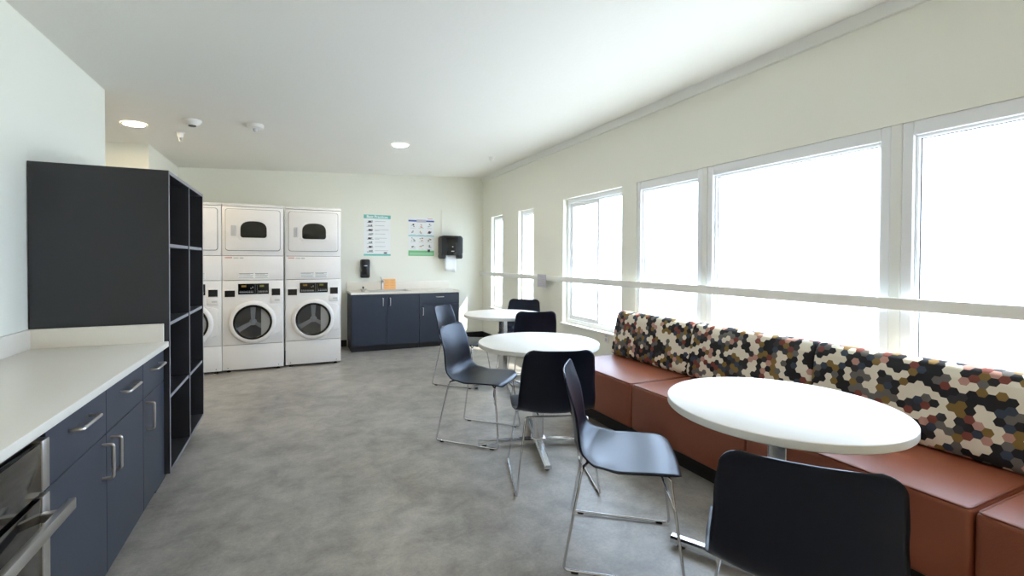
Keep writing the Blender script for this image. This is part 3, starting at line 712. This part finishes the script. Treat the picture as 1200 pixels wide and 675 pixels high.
# ------------------------------------------------------------------ tables
def make_table():
    t = thing('round_table', '', 'table')
    R = 0.429
    bm = bmesh.new(); lathe(bm, [(0.0001, 0.718), (R-0.004, 0.718), (R, 0.722)], 72, mi=1)
    lathe(bm, [(R, 0.722), (R, 0.7465)], 72, mi=1); lathe(bm, [(R, 0.7465), (R-0.001, 0.7485), (R-0.0035, 0.75), (0.0001, 0.75)], 72, mi=0)
    bmesh.ops.remove_doubles(bm, verts=bm.verts, dist=1e-5)
    obj('tabletop', bm, ['table', 'table_edge'], t)
    bm = bmesh.new(); prism(bm, rrect(-0.036, 0.036, -0.036, 0.036, 0.012, 4), 0.05, 0.700, 'xy'); obj('column', bm, 'alu', t)
    bm = bmesh.new(); box(bm, -0.13, 0.13, -0.13, 0.13, 0.700, 0.7178, 0.003, 1); obj('mounting_plate', bm, 'base', t)
    bm = bmesh.new(); prism(bm, rrect(-0.05, 0.05, -0.05, 0.05, 0.015, 4), 0.022, 0.068, 'xy', bev=0.006); obj('hub', bm, 'alu', t)
    for k in range(4):
        a = k*PI/2
        bm = bmesh.new()
        vs = []
        for x, w, z0, z1 in ((0.03, 0.030, 0.024, 0.060), (0.43, 0.023, 0.020, 0.046)):
            vs.append([bm.verts.new((x, y, z)) for y, z in ((-w, z0), (w, z0), (w, z1-0.008), (w*0.6, z1), (-w*0.6, z1), (-w, z1-0.008))])
        for i in range(6): bm.faces.new((vs[0][i], vs[0][(i+1) % 6], vs[1][(i+1) % 6], vs[1][i]))
        bm.faces.new(vs[0][::-1]); bm.faces.new(vs[1])
        bm.transform(Matrix.Rotation(a, 4, 'Z'))
        f = obj('base_leg', bm, 'alu', t)
        bm = bmesh.new(); lathe(bm, [(0.016, 0.0), (0.018, 0.004), (0.018, 0.012), (0.010, 0.021)], 16, (0.385*math.cos(a), 0.385*math.sin(a), 0), cap=True); obj('glide', bm, 'rubber', f)
    return t
t0 = make_table()
for i, (x, y, a, l) in enumerate(((1.807, 1.243, 26, 'nearest round white table in front of the patterned bench'), (1.597, 2.897, -20, 'middle round white table on a polished cross base'), (2.08, 4.57, 20, 'farthest round white table in the corner by the narrow windows'))):
    t = t0 if i == 0 else copy_tree(t0)
    t.location = (x, y, 0); t.rotation_euler = (0, 0, math.radians(a)); t['label'] = l; t['group'] = 'round white tables'

# ------------------------------------------------------------------ chairs
def make_chair():
    t = thing('sled_chair', '', 'chair')
    ctrl = [(0.246, 0.424), (0.236, 0.440), (0.212, 0.450), (0.15, 0.4525), (0.06, 0.447), (-0.03, 0.441), (-0.10, 0.440), (-0.148, 0.446), (-0.182, 0.463), (-0.203, 0.492), (-0.213, 0.53), (-0.220, 0.60), (-0.231, 0.68), (-0.247, 0.76), (-0.264, 0.826)]
    # smooth resample (Catmull-Rom)
    pts = []
    for i in range(len(ctrl)-1):
        p0, p1, p2, p3 = [Vector((*ctrl[min(max(k, 0), len(ctrl)-1)], 0)) for k in (i-1, i, i+1, i+2)]
        for k in range(5):
            u = k/5; pts.append(0.5*((2*p1)+(p2-p0)*u+(2*p0-5*p1+4*p2-p3)*u*u+(3*p1-p0-3*p2+p3)*u**3))
    pts.append(Vector((*ctrl[-1], 0)))
    L_ = [0.0]
    for a, b in zip(pts, pts[1:]): L_.append(L_[-1]+(a-b).length)
    tot = L_[-1]
    def at(d):
        for i in range(len(L_)-1):
            if d <= L_[i+1]: 
                u = (d-L_[i])/(L_[i+1]-L_[i]); return pts[i].lerp(pts[i+1], u), (pts[i+1]-pts[i]).normalized()
        return pts[-1], (pts[-1]-pts[-2]).normalized()
    def interp(x, xs, ys):
        for i in range(len(xs)-1):
            if x <= xs[i+1]:
                u = (x-xs[i])/(xs[i+1]-xs[i]); u = u*u*(3-2*u); return ys[i]+(ys[i+1]-ys[i])*u
        return ys[-1]
    ds = [0, 0.0015, 0.005, 0.011, 0.019, 0.029, 0.041, 0.055, 0.072] + [0.072+(tot-0.126)*k/34 for k in range(1, 35)] + [tot-v for v in (0.042, 0.031, 0.021, 0.013, 0.0065, 0.002, 0)]
    nu = 18
    bm = bmesh.new(); rows = []
    for d in ds:
        p, tg = at(d); nrm = Vector((tg.y, -tg.x, 0))    # toward the sitter: up on the seat, forward on the back
        if nrm.y < 0 and d < tot*0.4: nrm = -nrm
        if d >= tot*0.5 and nrm.x < 0: nrm = -nrm
        fr = d/tot
        hw = interp(fr, [0, 0.12, 0.30, 0.44, 0.52, 0.62, 0.80, 1.0], [0.212, 0.236, 0.241, 0.238, 0.226, 0.223, 0.213, 0.198])
        for e, r in ((d, 0.075), (tot-d, 0.05)):
            if e < r: hw -= r-math.sqrt(max(0.0, r*r-(r-e)**2))
        up = interp(fr, [0, 0.1, 0.32, 0.44, 0.54, 0.76, 1.0], [-0.006, 0.001, 0.005, 0.022, 0.040, 0.034, 0.016])
        row = []
        for i in range(nu+1):
            u = -1+2*i/nu; u = math.sin(u*PI/2)*0.35+u*0.65
            q = p+nrm*(up*abs(u)**2.2)
            row.append(bm.verts.new((q.x, u*hw, q.y)))
        rows.append(row)
    for a, b in zip(rows, rows[1:]):
        for i in range(nu): bm.faces.new((a[i], a[i+1], b[i+1], b[i]))
    o = obj('seat_shell', bm, 'chair', t, sharp=70)
    md = o.modifiers.new('thickness', 'SOLIDIFY'); md.thickness = 0.007; md.offset = 0.0
    R = 0.0062
    fy, fx0, fx1 = 0.238, -0.245, 0.248
    bm = bmesh.new()
    path = [(0.155, 0.05, 0.434), (0.165, 0.165, 0.434), (0.195, 0.182, 0.418), (fx1, fy, R+0.004), (fx0, fy, R+0.004), (-0.168, 0.180, 0.430), (-0.150, 0.12, 0.426)]
    path = path+[(x, -y, z) for x, y, z in path[::-1]]
    tube(bm, fillet(path, 0.022, 5), R, 10)
    fr = obj('sled_frame', bm, 'chrome', t, sharp=60)
    bm = bmesh.new()
    zb = 0.28; u = (0.418-zb)/(0.418-R-0.004); bx = 0.195+(fx1-0.195)*u; by = 0.182+(fy-0.182)*u
    arcp = [(bx-0.055*math.cos(k*PI/28-PI/2)*1.0, by*math.sin(k*PI/28-PI/2)*-1, zb+0.135*math.cos(k*PI/28-PI/2)**0.8 if 0 < k < 28 else zb) for k in range(29)]
    tube(bm, arcp, R*0.9, 10); obj('arch_brace', bm, 'chrome', fr, sharp=60)
    bm = bmesh.new()
    tube(bm, [(-0.13, 0.10, 0.428), (0.0, 0.10, 0.430), (0.158, 0.10, 0.434)], 0.005, 8); tube(bm, [(-0.13, -0.10, 0.428), (0.0, -0.10, 0.430), (0.158, -0.10, 0.434)], 0.005, 8)
    obj('seat_support', bm, 'chrome', fr, sharp=60)
    for sx in (fx0+0.05, fx1-0.05):
        for sy in (-fy, fy): obj('floor_glide', B(sx-0.016, sx+0.016, sy-0.0075, sy+0.0075, 0.0, 0.0115, 0.003, 1), 'rubber', fr)
    return t
c0 = make_chair()
CH = [(1.362, 0.886, (0.775, 0.63), 'black sled chair nearest the camera, its back turned, at the nearest round table'),
      (1.384, 1.712, (0.80, -0.60), 'black sled chair seen from the side, left of the nearest round table'),
      (1.432, 2.434, (0.333, 0.943), 'black sled chair with its back to the camera in front of the middle table'),
      (1.291, 3.262, (0.706, -0.706), 'black sled chair facing right at the left side of the middle table'),
      (2.24, 4.21, (0.30, 0.954), 'black sled chair with its back to the camera tucked under the farthest table'),
      (2.55, 5.10, (-0.64, -0.77), 'black sled chair below the narrow windows at the far side of the farthest table'),
      (1.68, 4.76, (0.706, -0.706), 'black sled chair in front of the sink cabinets at the left of the farthest table')]
for i, (x, y, d, l) in enumerate(CH):
    c = c0 if i == 0 else copy_tree(c0)
    c.location = (x, y, 0); c.rotation_euler = (0, 0, math.atan2(d[1], d[0])); c['label'] = l; c['group'] = 'black sled chairs around the round tables'

# ------------------------------------------------------------------ light
w = bpy.data.worlds.new('sky'); bpy.context.scene.world = w; w.use_nodes = True
bg = w.node_tree.nodes['Background']; bg.inputs['Color'].default_value = (0.60, 0.75, 1.0, 1); bg.inputs['Strength'].default_value = 7.0
sd = bpy.data.lights.new('sun', 'SUN'); sd.energy = 7.5; sd.angle = math.radians(0.6); sd.color = (1.0, 0.95, 0.86)
so = bpy.data.objects.new('sun', sd); C.objects.link(so); so.rotation_euler = Vector((-0.45, 0.58, -0.66)).to_track_quat('-Z', 'Y').to_euler(); so.location = (8, -4, 8)

# ------------------------------------------------------------------ camera
yaw, pitch, roll, f = math.radians(24.28), math.radians(-0.782), math.radians(0.24), 540.0
fw = Vector((math.sin(yaw)*math.cos(pitch), math.cos(yaw)*math.cos(pitch), math.sin(pitch)))
r0 = Vector((math.cos(yaw), -math.sin(yaw), 0)); u0 = r0.cross(fw)
r = r0*math.cos(roll)+u0*math.sin(roll); u = -r0*math.sin(roll)+u0*math.cos(roll)
cd = bpy.data.cameras.new('camera'); cam = bpy.data.objects.new('camera', cd); C.objects.link(cam)
m = Matrix((r, u, -fw)).transposed().to_4x4(); m.translation = (0, 0, 1.33); cam.matrix_world = m
cd.sensor_fit = 'HORIZONTAL'; cd.sensor_width = 36; cd.lens = f/1200*36
cd.shift_x = 11.98/1200; cd.shift_y = -25.18/1200; cd.clip_start = 0.05
sc = bpy.context.scene; sc.camera = cam
sc.view_settings.view_transform = 'Standard'; sc.view_settings.look = 'None'; sc.view_settings.gamma = 1; sc.view_settings.use_curve_mapping = False
sc.view_settings.exposure = 0.80
sc.cycles.use_denoising = True
sc.cycles.max_bounces = 14; sc.cycles.diffuse_bounces = 8; sc.cycles.transparent_max_bounces = 12
sc.cycles.sample_clamp_indirect = 8
